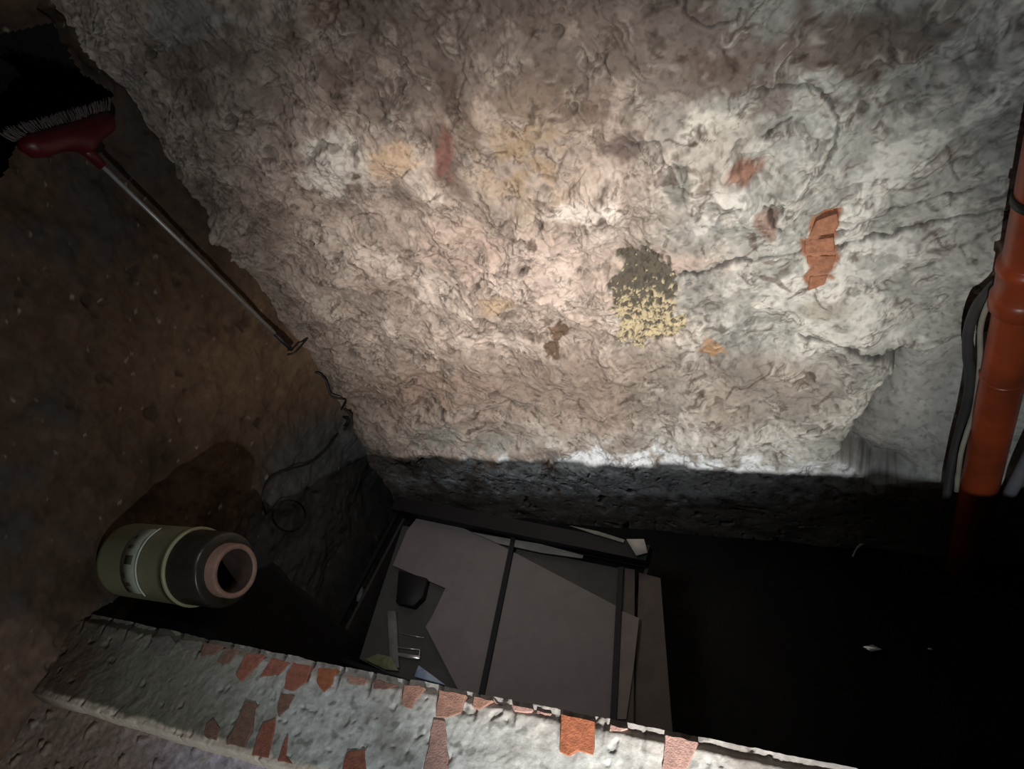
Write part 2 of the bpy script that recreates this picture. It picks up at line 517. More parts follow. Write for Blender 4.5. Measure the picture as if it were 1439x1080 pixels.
# exposed bricks in the patch beside the cracks
M_brick_o = plain('orange_brick', (0.33, 0.15, 0.085), 0.9, 0.35, 60, 0.8, bdist=0.003)
for k, poly in enumerate([[(1146, 312), (1176, 300), (1179, 316), (1172, 328), (1136, 334)], [(1132, 340), (1171, 334), (1173, 354), (1130, 357)],
                          [(1132, 362), (1176, 360), (1168, 380), (1135, 378)], [(1138, 390), (1163, 388), (1158, 400), (1136, 410)]]):
    yy = min(wall_y(a, b) for a, b in poly) - 0.003
    pts = [ony(a, b, yy) for a, b in poly]
    rnd = random.Random(k)
    bm = prism_bm([p + Vector((rnd.uniform(-.002, .002), 0, rnd.uniform(-.002, .002))) for p in pts], Vector((0, 0.05, 0)), 0.002)
    obj('brick', bm, M_brick_o, wall_back, smooth=False)

# ------------------------------------------------------------------ left wall
ys = axis_pts(-1.3, -0.05, 1.50, 1.56, 0.005, 0.03)
zs2 = axis_pts(0.0, 0.25, 2.32, 2.9, 0.005, 0.03)
Y, Z = np.meshgrid(ys, zs2)
P0 = np.stack([np.full_like(Y, XL), Y, Z], -1)
U, V = project(P0)
n1 = fbm(Y, Z, 1.8, 4, 200); n2 = fbm(Y, Z, 6, 4, 205, .6); n3 = strokes(Y, Z, 0.2, 12, 1.8, 210); n4 = fbm(Y, Z, 40, 3, 215)
D = 0.030 * n1 + 0.022 * n2 + 0.007 * flakes(n3, (-.15, .05, .25), .08) + 0.002 * n4
D += 0.05 * sst(1.30, 1.50, Y)
pit = sst(.36, .50, fbm(Y, Z, 9, 3, 220)) * .6
D -= 0.018 * pit
C = np.array([0.078, 0.050, 0.032])[None, None] * (1 + 0.7 * n2 + 0.5 * n1 + .3 * fbm(Y, Z, 20, 3, 230))[..., None]
C = mixc(C, (0.24, 0.15, 0.088), np.exp(-((U - 350) / 150) ** 2 - ((V - 500) / 110) ** 2) * .9)  # pool of light painted as a lighter brown spot
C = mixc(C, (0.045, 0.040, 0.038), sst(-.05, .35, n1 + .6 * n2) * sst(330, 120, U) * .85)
C = mixc(C, (0.06, 0.045, 0.04), sst(0.1, .4, n3) * sst(560, 430, V) * .6)
C = mixc(C, (0.02, 0.015, 0.012), pit * .8)
C = mixc(C, (0.09, 0.09, 0.088), sst(560, 640, V + .25 * (U - 400)) * sst(330, 420, U + .2 * (V - 700)))  # grey look of the part in the kerb's shadow, painted in
C = mixc(C, (0.4, 0.33, 0.26), sst(.56, .62, fbm(Y, Z, 30, 2, 240)) * .5)
C = mixc(C, (0.24, 0.16, 0.12), sst(830, 930, V) * (.5 + .6 * n2))
hole = [(-80, 52), (0, 46), (56, 40), (78, 78), (96, 112), (140, 140), (96, 150), (50, 172), (18, 205), (0, 245), (-80, 250)]
HD = sdist(U + n4 * 6, V + n2 * 10, hole)
drop = HD < 0
D += 0.02 * sst(30, 0, HD)
P = P0.copy(); P[..., 0] = XL + D - 0.01
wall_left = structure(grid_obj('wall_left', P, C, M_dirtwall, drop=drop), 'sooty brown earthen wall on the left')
PL, YL, ZL = P, ys, zs2


def wall_x(u, v):
    q = onx(u, v, XL)
    i = int(np.clip(np.searchsorted(ZL, q.z), 0, len(ZL) - 1)); j = int(np.clip(np.searchsorted(YL, q.y), 0, len(YL) - 1))
    return float(PL[i, j, 0])


# dark passage behind the hole
hp = [onx(a, b, XL) for a, b in hole]
y0, y1 = min(p.y for p in hp) - .15, max(p.y for p in hp) + .1
z0, z1 = min(p.z for p in hp) - .1, max(p.z for p in hp) + .2
bm = bmesh.new()
A = [Vector((XL - .03, y0, z0)), Vector((XL - .03, y1, z0)), Vector((XL - .03, y1, z1)), Vector((XL - .03, y0, z1))]
B = [a + Vector((-1.0, 0, 0)) for a in A]
va = [bm.verts.new(p) for p in A]; vb = [bm.verts.new(p) for p in B]
for k in range(4): bm.faces.new((va[k], va[(k + 1) % 4], vb[(k + 1) % 4], vb[k]))
bm.faces.new(vb)
structure(obj('wall_passage', bm, M_dark, smooth=False), 'black opening high in the left wall')

# ------------------------------------------------------------------ pit floor
gx = np.arange(-1.95, 1.9, 0.02); gy = np.arange(0.25, 1.56, 0.02)
X, Y = np.meshgrid(gx, gy)
D = 0.012 * fbm(X, Y, 4, 4, 300) + 0.006 * fbm(X, Y, 14, 3, 305)
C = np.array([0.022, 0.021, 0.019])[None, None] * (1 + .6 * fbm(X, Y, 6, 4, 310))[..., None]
C = C * (1 - 0.8 * sst(-.5, .1, X))[..., None]  # deep shade at the right of the pit painted into the floor
structure(grid_obj('floor', np.stack([X, Y, D], -1), C, M_dirt), 'dirt floor of the pit, blackened as painted shade')

# ------------------------------------------------------------------ brick kerb (top of the retaining wall) and upper floor
YA, YN = 0.362, 0.165
xk = axis_pts(-1.93, -1.92, 0.40, 1.9, 0.0030, 0.03)
tk = np.concatenate([np.linspace(-0.06, -0.004, 10), np.linspace(0, YA - YN, 66), np.linspace(YA - YN + .003, YA - YN + .016, 5)])
X, T = np.meshgrid(xk, tk)
Yk = YN + T
P0 = np.stack([X, Yk, np.full_like(X, ZK)], -1)
U, V = project(P0)
n1 = fbm(X, Yk, 4, 3, 400); n2 = fbm(X, Yk, 14, 4, 405, .6); n3 = fbm(X, Yk, 45, 3, 410); nf = strokes(X, Yk, 1.2, 16, 1.6, 415)
wav = 0.005 * fbm(X, X * 0, 9, 4, 420, .7)                    # ragged arris
Yk2 = Yk + wav * sst(0.10, 0.19, T) + 0.006 * n1 * sst(.05, 0, T)
joint = np.abs(((X * 1.0 + 0.25 * (Yk - YA) + .02 * n1) / 0.084) % 1 - 0.5)
jt = sst(0.42, 0.50, joint) * sst(YA - YN - .045, YA - YN - .01, T + .015 * n2) * sst(.0, -1.0, X)
Zk = ZK + 0.034 * sst(-1.3, .3, X) + 0.003 * n1 + 0.0025 * n2 + 0.0030 * flakes(nf, (-.15, .1, .3), .04) + .0012 * n3
Zk -= 0.012 * jt
Zk -= 0.012 * sst(YA - YN - .012, YA - YN + .006, T)          # worn outer edge
Zk -= 0.060 * sst(-0.004, -0.016, T)                             # near face down to the upper floor
Zk -= 0.004 * sst(.38, .5, fbm(X, Yk, 30, 2, 430))
lite = np.array([0.54, 0.57, 0.55])
C = lite[None, None] * (1 + .35 * n2 + .2 * n1 + .35 * n3)[..., None]
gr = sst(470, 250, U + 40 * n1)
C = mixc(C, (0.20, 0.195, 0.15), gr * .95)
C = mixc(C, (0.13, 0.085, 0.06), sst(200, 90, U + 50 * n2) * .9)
C = mixc(C, (0.27, 0.25, 0.215), sst(0.1, .45, fbm(X, Yk, 9, 4, 435)) * .6)
C = mixc(C, (0.40, 0.33, 0.29), sst(YA - YN - .06, YA - YN, T + .03 * n2) * sst(300, 480, U) * .45)
C = mixc(C, (0.06, 0.055, 0.05), jt * .9)
C = mixc(C, (0.15, 0.16, 0.14), sst(.3, .42, fbm(X, Yk, 34, 2, 440)) * .6)
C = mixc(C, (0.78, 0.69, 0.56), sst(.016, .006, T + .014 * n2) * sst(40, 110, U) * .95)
kerb = grid_obj('wall_front', np.stack([X, Yk2, Zk], -1), C, M_lime)
structure(kerb, 'low retaining wall with a limewashed brick top')
# its face towards the pit
zf = np.arange(0, ZK - .005, .02); xf = np.arange(-1.93, 1.9, .02)
Xf, Zf = np.meshgrid(xf, zf)
Cf = np.array([0.07, 0.06, 0.05])[None, None] * (1 + .5 * fbm(Xf, Zf, 5, 3, 450))[..., None]
structure(grid_obj('wall_pit', np.stack([Xf, YA + .012 + .006 * fbm(Xf, Zf, 9, 3, 455), Zf], -1), Cf, M_dirtwall), 'pit side of the retaining wall')


def kerb_z(p):
    i = int(np.argmin(np.abs(YN + tk - p.y))); j = int(np.argmin(np.abs(xk - p.x)))
    return float(Zk[i, j])


def brickm(name, col, v=.3):
    return plain(name, col, 0.9, v, 70, 0.7, bdist=0.003)


MB = {'o': brickm('orange_red_brick', (0.36, 0.125, 0.06)), 'r': brickm('red_brick', (0.33, 0.125, 0.085)), 'p': brickm('pink_limed_brick', (0.46, 0.29, 0.25)),
      'd': brickm('dull_red_brick', (0.22, 0.125, 0.095)), 'g': brickm('greyed_brick', (0.19, 0.175, 0.15)), 't': brickm('tan_brick', (0.42, 0.24, 0.18))}
BR = [('g', [(212, 896), (238, 892), (248, 905), (236, 922), (216, 922)]), ('g', [(252, 898), (282, 900), (279, 911), (258, 915)]),
      ('d', [(286, 902), (315, 905), (302, 919), (282, 921)]), ('d', [(319, 909), (336, 914), (320, 932), (305, 930)]),
      ('r', [(346, 917), (371, 919), (362, 935), (338, 956), (330, 948)]), ('r', [(381, 924), (405, 930), (394, 945), (364, 951)]),
      ('r', [(411, 930), (438, 936), (430, 956), (413, 970), (398, 967), (402, 948)]), ('d', [(395, 973), (415, 976), (406, 994), (392, 1006), (388, 996)]),
      ('r', [(368, 1018), (388, 1008), (382, 1040), (378, 1064), (354, 1060), (360, 1038)]), ('o', [(447, 938), (474, 939), (466, 960), (455, 971), (444, 958)]),
      ('d', [(345, 983), (359, 988), (354, 1020), (344, 1050), (317, 1044), (334, 1010)]), ('t', [(568, 962), (590, 958), (598, 966), (584, 984), (580, 996), (563, 990), (565, 975)]),
      ('t', [(617, 966), (657, 968), (648, 1002), (630, 1008), (612, 1006)]), ('p', [(609, 1010), (626, 1012), (628, 1050), (632, 1095), (592, 1095)]),
      ('t', [(668, 974), (694, 976), (685, 990), (674, 997), (664, 992)]), ('p', [(699, 977), (709, 985), (700, 989), (695, 984)]),
      ('p', [(720, 984), (751, 989), (748, 1000), (721, 999)]), ('p', [(756, 991), (776, 996), (771, 1007), (753, 1002)]),
      ('o', [(789, 1000), (812, 998), (836, 1012), (834, 1060), (812, 1054), (798, 1062), (787, 1055)]), ('p', [(934, 1032), (982, 1036), (978, 1052), (962, 1090), (930, 1090)]),
      ('r', [(487, 1056), (511, 1053), (516, 1095), (478, 1095)]), ('t', [(488, 949), (518, 953), (512, 962), (491, 959)]),
      ('d', [(526, 953), (558, 961), (540, 969), (524, 966)]), ('r', [(398, 1040), (404, 1030), (402, 1062), (412, 1072), (390, 1068)]),
      ('d', [(288, 1018), (300, 1010), (308, 1022), (303, 1040), (286, 1034)]), ('p', [(858, 1018), (882, 1020), (872, 1030), (856, 1030)])]
for k, (c, poly) in enumerate(BR):
    pts = [onz(a, b, ZK + .004) for a, b in poly]
    cen = sum(pts, Vector()) / len(pts)
    zt = max([kerb_z(p) for p in pts] + [kerb_z(cen)]) + 0.0025
    pts = [onz(a, b, zt) for a, b in poly]
    for p in pts: p.y = min(p.y, YA + .004)
    bm = prism_bm(pts, Vector((0, 0, -0.045)), 0.0012, 0.0016, seed=k)
    obj('brick', bm, MB[c], kerb, smooth=False)

# upper floor in front of the kerb
gx = axis_pts(-1.93, -1.92, 0.2, 1.9, 0.005, 0.03); gy = axis_pts(-1.3, -0.10, YN, YN + .02, 0.005, 0.03)
X, Y = np.meshgrid(gx, gy)
P0 = np.stack([X, Y, np.full_like(X, ZK - .03)], -1)
U, V = project(P0)
n1 = fbm(X, Y, 4, 4, 500); n2 = fbm(X, Y, 16, 4, 505, .6); n3 = fbm(X, Y, 50, 3, 510)
D = .004 * n1 + .004 * n2 + .0025 * n3 + .006 * sst(.35, .5, fbm(X, Y, 28, 2, 515))
C = np.array([0.50, 0.46, 0.53])[None, None] * (1 + .7 * n2 + .3 * n1 + .4 * n3)[..., None]
C = mixc(C, (0.34, 0.255, 0.195), sst(330, 150, U + 60 * n1) * .9)
C = mixc(C, (0.50, 0.44, 0.38), sst(.40, .48, fbm(X, Y, 32, 2, 520)) * .6)
structure(grid_obj('floor_upper', np.stack([X, Y, ZK - .036 + D], -1), C, M_dirt), 'dusty floor in front of the brick kerb')
# rubble crumbs lying on the upper floor and kerb
M_stone = plain('pale_mortar_crumb', (0.42, 0.36, 0.30), 0.9, .4, 80, .6)


# ------------------------------------------------------------------ dark masonry ledge under the roll
def rough_block(name, lo, hi, mat, amp, seed, cell=.03):
    bm = bmesh.new(); bmesh.ops.create_cube(bm, size=1)
    size = [hi[i] - lo[i] for i in range(3)]
    bmesh.ops.scale(bm, vec=size, verts=bm.verts)
    bmesh.ops.translate(bm, vec=[(hi[i] + lo[i]) / 2 for i in range(3)], verts=bm.verts)
    bmesh.ops.subdivide_edges(bm, edges=bm.edges[:], cuts=12, use_grid_fill=True)
    from mathutils import noise
    for v in bm.verts:
        v.co += noise.noise_vector(v.co * 9 + Vector((seed, 0, 0))) * amp
    return obj(name, bm, mat)


RC0 = Vector((XL + .035, 0.535, 1.100)); RAX = (Vector((-1.385, 0.528, 1.150)) - RC0)
RL = RAX.length; RAX.normalize(); RR = 0.098
ledge = rough_block('trim_1', (XL - .03, .40, 0.0), (-1.55, .68, .975), M_dark, .012, 3)
structure(ledge, 'masonry pier against the left wall, its black standing for shade')

# ------------------------------------------------------------------ roll of film standing out from the left wall
M_film = plain('olive_wrap', (0.25, 0.24, 0.14), 0.42, .12, 8, .25, bdist=.001)
M_film_d = plain('dark_film', (0.022, 0.019, 0.014), 0.35, .3, 20, .3)
M_card = plain('brown_cardboard_core', (0.22, 0.13, 0.095), 0.8, .2, 40, .3)
M_cardi = plain('core_inside_shaded', (0.05, 0.028, 0.02), 0.9, .3, 30, .3)  # darker copy of the cardboard, painting the shade inside the core
M_label = plain('glossy_label', (0.34, 0.36, 0.29), 0.3, .2, 12, 0)
roll = thing('film_roll', 'large olive film roll with a cardboard core, beside the left wall', 'roll', RC0)
obj('wrap', lathe_bm([(0, .02), (0, RR * .93), (.006, RR * .98), (.02, RR), (RL * .60, RR), (RL * .605, RR * 1.012), (RL * .66, RR * 1.016), (RL * .66, RR * 1.02)], RC0, RAX, 64), M_film, roll)
obj('film', lathe_bm([(RL * .62, RR * .99), (RL * .665, RR * .985), (RL * .67, RR * .965), (RL * .74, RR * .955), (RL * .90, RR * .95), (RL * .925, RR * .92), (RL * .93, RR * .88), (RL * .93, .056)], RC0, RAX, 64), M_film_d, roll)
obj('rim', lathe_bm([(RL * .655, RR * .99), (RL * .655, RR * 1.03), (RL * .675, RR * 1.03), (RL * .68, RR * 1.0), (RL * .68, RR * .95)], RC0, RAX, 64), M_film, roll)
obj('core', lathe_bm([(RL * .92, .066), (RL * 1.0, .066), (RL * 1.008, .064), (RL * 1.01, .062), (RL * 1.008, .055), (RL * 1.0, .053)], RC0, RAX, 56), M_card, roll)
obj('core_lining', lathe_bm([(RL * 1.0, .053), (RL * .55, .050)], RC0, RAX, 56), M_cardi, roll)
obj('core_bottom', lathe_bm([(RL * .56, .050), (RL * .56, .0005)], RC0, RAX, 40), M_cardi, roll)
a_view = math.atan2(1, 0)
e1 = RAX.cross(Vector((0, 0, 1))).normalized(); e2 = RAX.cross(e1)
# the label wraps the side that faces the photographer
dview = (Vector((0, 0, CAMZ)) - (RC0 + RAX * .2)); ang = math.atan2(dview.dot(e2), dview.dot(e1))
lb = obj('label_sheet', lathe_bm([(RL * .27, RR + .0015), (RL * .27, RR + .0025), (RL * .43, RR + .0025), (RL * .43, RR + .0012)], RC0, RAX, 24, a0=ang - .95, a1=ang + .95), M_label, roll)
lb['label'] = 'pale printed label'
bm = lathe_bm([(RL * .415, RR + .0024), (RL * .415, RR + .004), (RL * .43, RR + .004), (RL * .43, RR + .0024)], RC0, RAX, 24, a0=ang - 1.0, a1=ang + 1.0)
obj('label_edge', bm, plain('white_paper_edge', (0.50, 0.52, 0.48), .5, .15, 40, 0), roll)
M_print = plain('dark_green_print', (0.05, 0.06, 0.04), .5, .2, 30, 0)
for (a, s, da, ds) in [(-.6, .30, .12, .03), (-.32, .30, .10, .05), (0.02, .31, .22, .07), (.42, .30, .12, .03), (.66, .31, .10, .04)]:
    bm = lathe_bm([(RL * s, RR + .0026), (RL * s, RR + .0034), (RL * (s + ds), RR + .0034), (RL * (s + ds), RR + .0026)], RC0, RAX, 6, a0=ang + a - da / 2, a1=ang + a + da / 2)
    obj('print_mark', bm, M_print, lb)

# ------------------------------------------------------------------ broom in the corner
M_red = plain('red_plastic', (0.075, 0.002, 0.006), 0.45, .15, 12, .1)
M_bris = plain('pale_bristle', (0.16, 0.12, 0.12), 0.8, .3, 60, 0)
M_steel = plain('dull_grey_metal', (0.42, 0.41, 0.40), 0.4, .15, 30, .1, metal=.4)
M_blk = plain('black_plastic', (0.012, 0.012, 0.012), 0.5, .2, 20, .1)
tip = ony(410, 491, wall_y(412, 486) - .085)
top = onx(122, 212, XL + .085)
broom = thing('broom', 'red broom with a thin grey handle, propped head up in the corner', 'broom', tip)
hd = (top - tip).normalized()
obj('handle', tube_bm([tip + hd * .05, tip.lerp(top, .5), top], .0058, 14), M_steel, broom)
obj('handle_tip', tube_bm([tip, tip + hd * .01, tip + hd * .10], [.007, .008, .0078], 14), M_blk, broom)
ha = onx(157, 166, XL + .085); hb = onx(28, 206, XL + .085)
axh = (hb - ha).normalized()
outn = (ray(90, 150) - ray(100, 200)); outn = Vector(outn); outn = (outn - axh * outn.dot(axh)).normalized()   # bristles point away from the handle
side = axh.cross(outn).normalized()
if side.x < 0: side = -side
bm = bmesh.new()
L_ = (hb - ha).length
N = 26
prev = None
mid_s = (top - ha).dot(axh)
rings = []
for i in range(N + 1):
    s = i / N * L_
    e = min(s, L_ - s); rr = .024 * min(1, .35 + e / .03)
    hump = .022 * math.exp(-((s - mid_s) / .035) ** 2)
    c = ha + axh * s
    lo = -rr * 1.15 - hump - .012 * min(1, e / .05); hi_ = rr * .95
    ring = []
    for k in range(14):
        a = 2 * math.pi * k / 14
        h = (hi_ + lo) / 2 + (hi_ - lo) / 2 * math.sin(a)
        ring.append(bm.verts.new(c + outn * h + side * (math.cos(a) * rr * 1.3)))
    rings.append(ring)
for a, b in zip(rings[:-1], rings[1:]):
    for k in range(14): bm.faces.new((a[k], a[(k + 1) % 14], b[(k + 1) % 14], b[k]))
bm.faces.new(rings[0][::-1]); bm.faces.new(rings[-1])
obj('broom_head', bm, M_red, broom)
obj('socket', tube_bm([top - hd * .05, top - hd * .01, top + hd * .02], [.012, .014, .017], 14), M_red, broom)
bm = bmesh.new(); rnd = random.Random(3)
for i in range(520):
    s = rnd.uniform(.004, L_ - .002); q = rnd.uniform(-.018, .018)
    c = ha + axh * s + side * q + outn * .016
    fl_ = axh * ((s / L_ - .5) * .035 + rnd.uniform(-.006, .006)) + side * (q * .4)
    e = c + outn * (.026 + rnd.uniform(-.004, .004)) + fl_
    tube_bm([c, c.lerp(e, .5) + fl_ * .1, e], .0009, 3, bm=bm, cap=False)
br = obj('bristles', bm, M_bris, broom); br['kind'] = 'stuff'

# nail that catches the broom handle
n0 = tip + Vector((0, 0, -.012))
nl = obj('nail', tube_bm(smooth_path([n0 + Vector((-.02, -.012, 0)), n0 + Vector((.005, .008, -.004)), Vector((n0.x + .03, wall_y(425, 492) + .02, n0.z))], 4), [.0035] * 9, 8), M_blk)
tag(nl, 'dark bent nail in the wall under the end of the broom handle', 'nail')


def lx(u, v, off):  return onx(u, v, wall_x(u, v) + off)
def by(u, v, off):  return ony(u, v, wall_y(u, v) - off)


# ------------------------------------------------------------------ cable on the corner, drooping down the left wall
pts = [by(432, 540, .012), by(436, 524, .012), by(448, 524, .014), by(458, 534, .014), by(466, 556, .016), by(486, 562, .016), by(478, 580, .018), by(490, 592, .018), by(478, 602, .02),
       lx(470, 616, .02), lx(458, 632, .014), lx(436, 650, .013), lx(408, 658, .013), lx(384, 668, .014), lx(372, 684, .015), lx(369, 704, .018), lx(374, 722, .02)]
cb = obj('cable', tube_bm(smooth_path(pts, 6), .0040, 8), M_blk); tag(cb, 'thin black cable tangled in the wall corner and drooping down the left wall', 'cable')
pts = [lx(384 + 22 + 23 * math.cos(a), 724 + 22 * math.sin(a), .02 + .004 * k / 8) for k, a in enumerate([2.4 + 2 * math.pi * j / 12 for j in range(13)])]
cb = obj('cable', tube_bm(smooth_path(pts, 4), .0038, 8), M_blk); tag(cb, 'small closed loop of black cable on the left wall, above the roll', 'cable')
rg = tube_bm(smooth_path([by(480, 575, .01), by(470, 588, .02), by(476, 602, .022), by(490, 600, .02), by(494, 584, .02), by(484, 574, .01)], 5), .006, 8)
o = obj('rag', rg, plain('brown_rag', (.03, .022, .018), .9, .3, 30, .3)); tag(o, 'knotted dark rag tucked in the wall corner beside the cable', 'rag')
o = obj('nail', tube_bm([lx(490, 650, -.012), lx(490, 650, .006), lx(490, 650, .008)], [.006, .007, .004], 10), M_blk); tag(o, 'round black nail head low on the left wall near the corner', 'nail')
o = obj('nail', tube_bm([by(826, 668, -.012), by(826, 668, .008), by(826, 668, .010)], [.004, .006, .003], 10), M_blk); tag(o, 'tiny black nail at the foot of the plastered wall', 'nail')

# ------------------------------------------------------------------ storage box with strapped cardboard
ZB = 0.36
TL, BL, TR = onz(562, 716, ZB), onz(489, 930, ZB), onz(906, 786, ZB)
ex = (TR - TL).normalized(); ey = Vector((-ex.y, ex.x, 0))
wid = (TR - TL).length; dep = abs((BL - TL).dot(ey))
org = TL - ey * dep                         # near left corner
print('BOX', wid, dep, TL, BL, TR)
M_boxs = plain('dark_box_side', (0.06, 0.055, 0.052), .8, .25, 15, .2)
M_cb = plain('grey_cardboard', (0.24, 0.215, 0.205), .8, .10, 10, .15)
M_cb2 = plain('darker_cardboard', (0.085, 0.083, 0.076), .85, .15, 12, .15)
M_cb3 = plain('brownish_flap', (0.13, 0.105, 0.095), .85, .18, 14, .2)
M_strap = plain('black_strap', (0.006, 0.006, 0.008), .6, .2, 20, .1)
M_strip = plain('pale_strip', (0.27, 0.27, 0.24), .7, .2, 20, .1)
box = thing('storage_box', 'wide low box topped with grey cardboard sheets, black rim and two black straps', 'box', (org.x, org.y, 0))


def bp(a, b, z): return org + ex * (a * wid) + ey * (b * dep) + Vector((0, 0, z - ZB))


angz = math.atan2(ex.y, ex.x)
bm = bmesh.new()
t = .012
for (c, s) in [((.5, 0), (wid, t)), ((.5, 1), (wid, t)), ((0, .5), (t, dep)), ((1, .5), (t, dep))]:
    box_bm(bp(c[0], c[1], ZB / 2 - .022), (s[0], s[1], ZB - .046), angz, bm=bm)
box_bm(bp(.5, .5, .015), (wid, dep, .012), angz, bm=bm)
obj('body', bm, M_boxs, box, smooth=False)
bm = bmesh.new()
for (c, s, h) in [((.5, 0), (wid + .02, .014), .012), ((0, .5), (.014, dep + .02), .012)]:
    box_bm(bp(c[0], c[1], ZB + .002), (s[0], s[1], h), angz, bm=bm)
box_bm(bp(.5, 1.015, ZB + .012), (wid + .03, .055, .045), angz, bm=bm)
rim = obj('rim', bm, M_strap, box, smooth=False)
for (a0, b0, b1) in [(0, 0, 0)]:
    pass


def sheet(name, poly, z, th, mat, lab=None, tilt=None):
    pts = [onz(u, v, z) for u, v in poly]
    bm = prism_bm(pts, Vector((0, 0, -th)), 0.0)
    o = obj(name, bm, mat, box, smooth=False)
    if lab: o['label'] = lab
    return o


sheet('cardboard_sheet', [(566, 738), (700, 764), (878, 800), (868, 1040), (600, 975), (505, 925), (532, 840)], ZB - .020, .006, M_cb2, 'darker cardboard underneath')
sheet('cardboard_sheet', [(590, 722), (612, 724), (700, 764), (868, 852), (862, 1045), (660, 1000), (598, 880), (606, 868), (626, 826), (552, 794), (572, 745)], ZB - .006, .005, M_cb, 'lighter grey cardboard on top')
sheet('flap', [(874, 797), (892, 800), (890, 1040), (862, 1045)], ZB - .012, .005, M_cb3)
sheet('flap', [(898, 804), (928, 812), (946, 1040), (890, 1035)], ZB - .03, .005, M_cb3, 'brownish outer flap')
sheet('flap', [(874, 858), (898, 868), (890, 940), (880, 1010), (866, 1010)], ZB - .004, .004, plain('tan_flap', (0.24, 0.20, 0.18), .8, .15, 12, .2))
sheet('pale_strip', [(662, 747), (700, 754), (760, 764), (820, 780), (818, 784), (760, 776), (700, 763)], ZB + .002, .004, M_strip)
sheet('pale_strip', [(800, 738), (840, 746), (878, 758), (876, 762), (836, 750)], ZB + .04, .003, M_strip)
# dark notch hardware, clip and scraps in the near left corner
for (a, b, lab) in [((722, 752), (676, 975), 'left strap'), ((872, 796), (860, 1040), 'right strap')]:
    p, q = onz(*a, ZB + .004), onz(*b, ZB + .004)
    dd = (q - p).normalized(); nn = Vector((-dd.y, dd.x, 0)) * .009
    pts = [p - nn, p + nn, q + nn, q - nn]
    obj('strap', prism_bm(pts, Vector((0, 0, -.006))), M_strap, box, smooth=False)
tagp = [onz(u, v, ZB + .05) for u, v in [(880, 757), (905, 757), (910, 776), (894, 780)]]
o = obj('paper_tag', prism_bm(tagp, Vector((0, 0, -.004))), plain('pale_paper', (.55, .54, .50), .7, .1, 20, 0)); tag(o, 'small pale paper tag on the far right corner of the box', 'tag')

# contents seen through the notch, lying on the lower sheet
zc_ = ZB - .018
M_chrome = plain('bright_metal', (.75, .76, .76), .25, .1, 20, 0, metal=.7)
cl = thing('metal_clip', 'shiny metal clip lying at the near left of the strapped box', 'clip', onz(573, 917, zc_))
bm = bmesh.new()
q = [onz(557, 909, zc_ + .008), onz(590, 913, zc_ + .008), onz(589, 924, zc_ + .008), onz(556, 918, zc_ + .008)]
tube_bm([q[0], q[1]], .0022, 8, bm=bm); tube_bm([q[1], q[2]], .0022, 8, bm=bm)
obj('wire', bm, M_chrome, cl)
obj('bar', prism_bm([onz(556, 916, zc_ + .010), onz(590, 921, zc_ + .010), onz(589, 926, zc_ + .010), onz(572, 924, zc_ + .010), onz(556, 920, zc_ + .010)], Vector((0, 0, -.010)), .001), M_chrome, cl)
o = obj('wire_rod', tube_bm([onz(562, 889, zc_ + .006), onz(580, 893, zc_ + .005), onz(596, 896, zc_ + .004)], .0013, 6), M_chrome); tag(o, 'thin grey metal rod lying on the box above the shiny clip', 'rod')
o = obj('scrap_stick', prism_bm([onz(544, 858, zc_ + .012), onz(556, 858, zc_ + .012), onz(560, 938, zc_ + .012), onz(548, 936, zc_ + .012)], Vector((0, 0, -.012)), .001), plain('grey_stick', (.22, .22, .20), .7, .3, 20, .2)); tag(o, 'upright grey strip of card at the left end of the box', 'strip')
o = obj('packet', prism_bm([onz(512, 926, zc_ + .014), onz(530, 918, zc_ + .014), onz(548, 922, zc_ + .014), onz(560, 942, zc_ + .014), onz(540, 940, zc_ + .014)], Vector((0, 0, -.014)), .001), plain('yellow_green_film', (.22, .23, .12), .5, .4, 30, .2)); tag(o, 'crumpled yellow green packet in the near left corner of the box', 'packet')
o = obj('foil_triangle', prism_bm([onz(588, 934, zc_ + .014), onz(626, 962, zc_ + .014), onz(582, 950, zc_ + .014)], Vector((0, 0, -.012)), .001), plain('pale_blue_plastic', (.60, .72, .9), .35, .3, 12, .1, col2=(.16, .22, .5))); tag(o, 'triangular scrap of blue and white plastic beside the shiny clip', 'plastic scrap')
# black block in the notch of the top sheet
o = obj('black_case', prism_bm([onz(560, 800, ZB + .008), onz(600, 812, ZB + .008), onz(594, 838, ZB + .008), onz(580, 852, ZB + .008), onz(556, 846, ZB + .008)], Vector((0, 0, -.026)), .002), M_strap); tag(o, 'small black case in the notch of the cardboard sheet', 'case')

# ------------------------------------------------------------------ orange drain pipe and cables on the right
M_pipe = plain('orange_pvc', (0.40, 0.070, 0.022), 0.36, .22, 6, .12, col2=(.24, .05, .02))
py_ = min(wall_y(1400 + k * 6, 300 + j * 20) for k in range(-6, 6) for j in range(18)) - .060
c0 = ony(1384, 640, py_ - .03); px_ = c0.x
print('PIPE', px_, py_)
pipe = thing('drain_pipe', 'upright orange plastic drain pipe with a thick socket collar', 'pipe', (px_, py_, 0))
UPZ = Vector((0, 0, 1))
px_ += .010
zcol = onx(1420, 440, px_ - .0).z
zcol = ony(1415, 455, py_ - .05).z
pr = .047
obj('tube', lathe_bm([(0, pr), (zcol + .01, pr)], Vector((px_, py_, 0)), UPZ, 48), M_pipe, pipe)
obj('tube', lathe_bm([(zcol + .12, pr), (2.6, pr)], Vector((px_, py_, 0)), UPZ, 48), M_pipe, pipe)
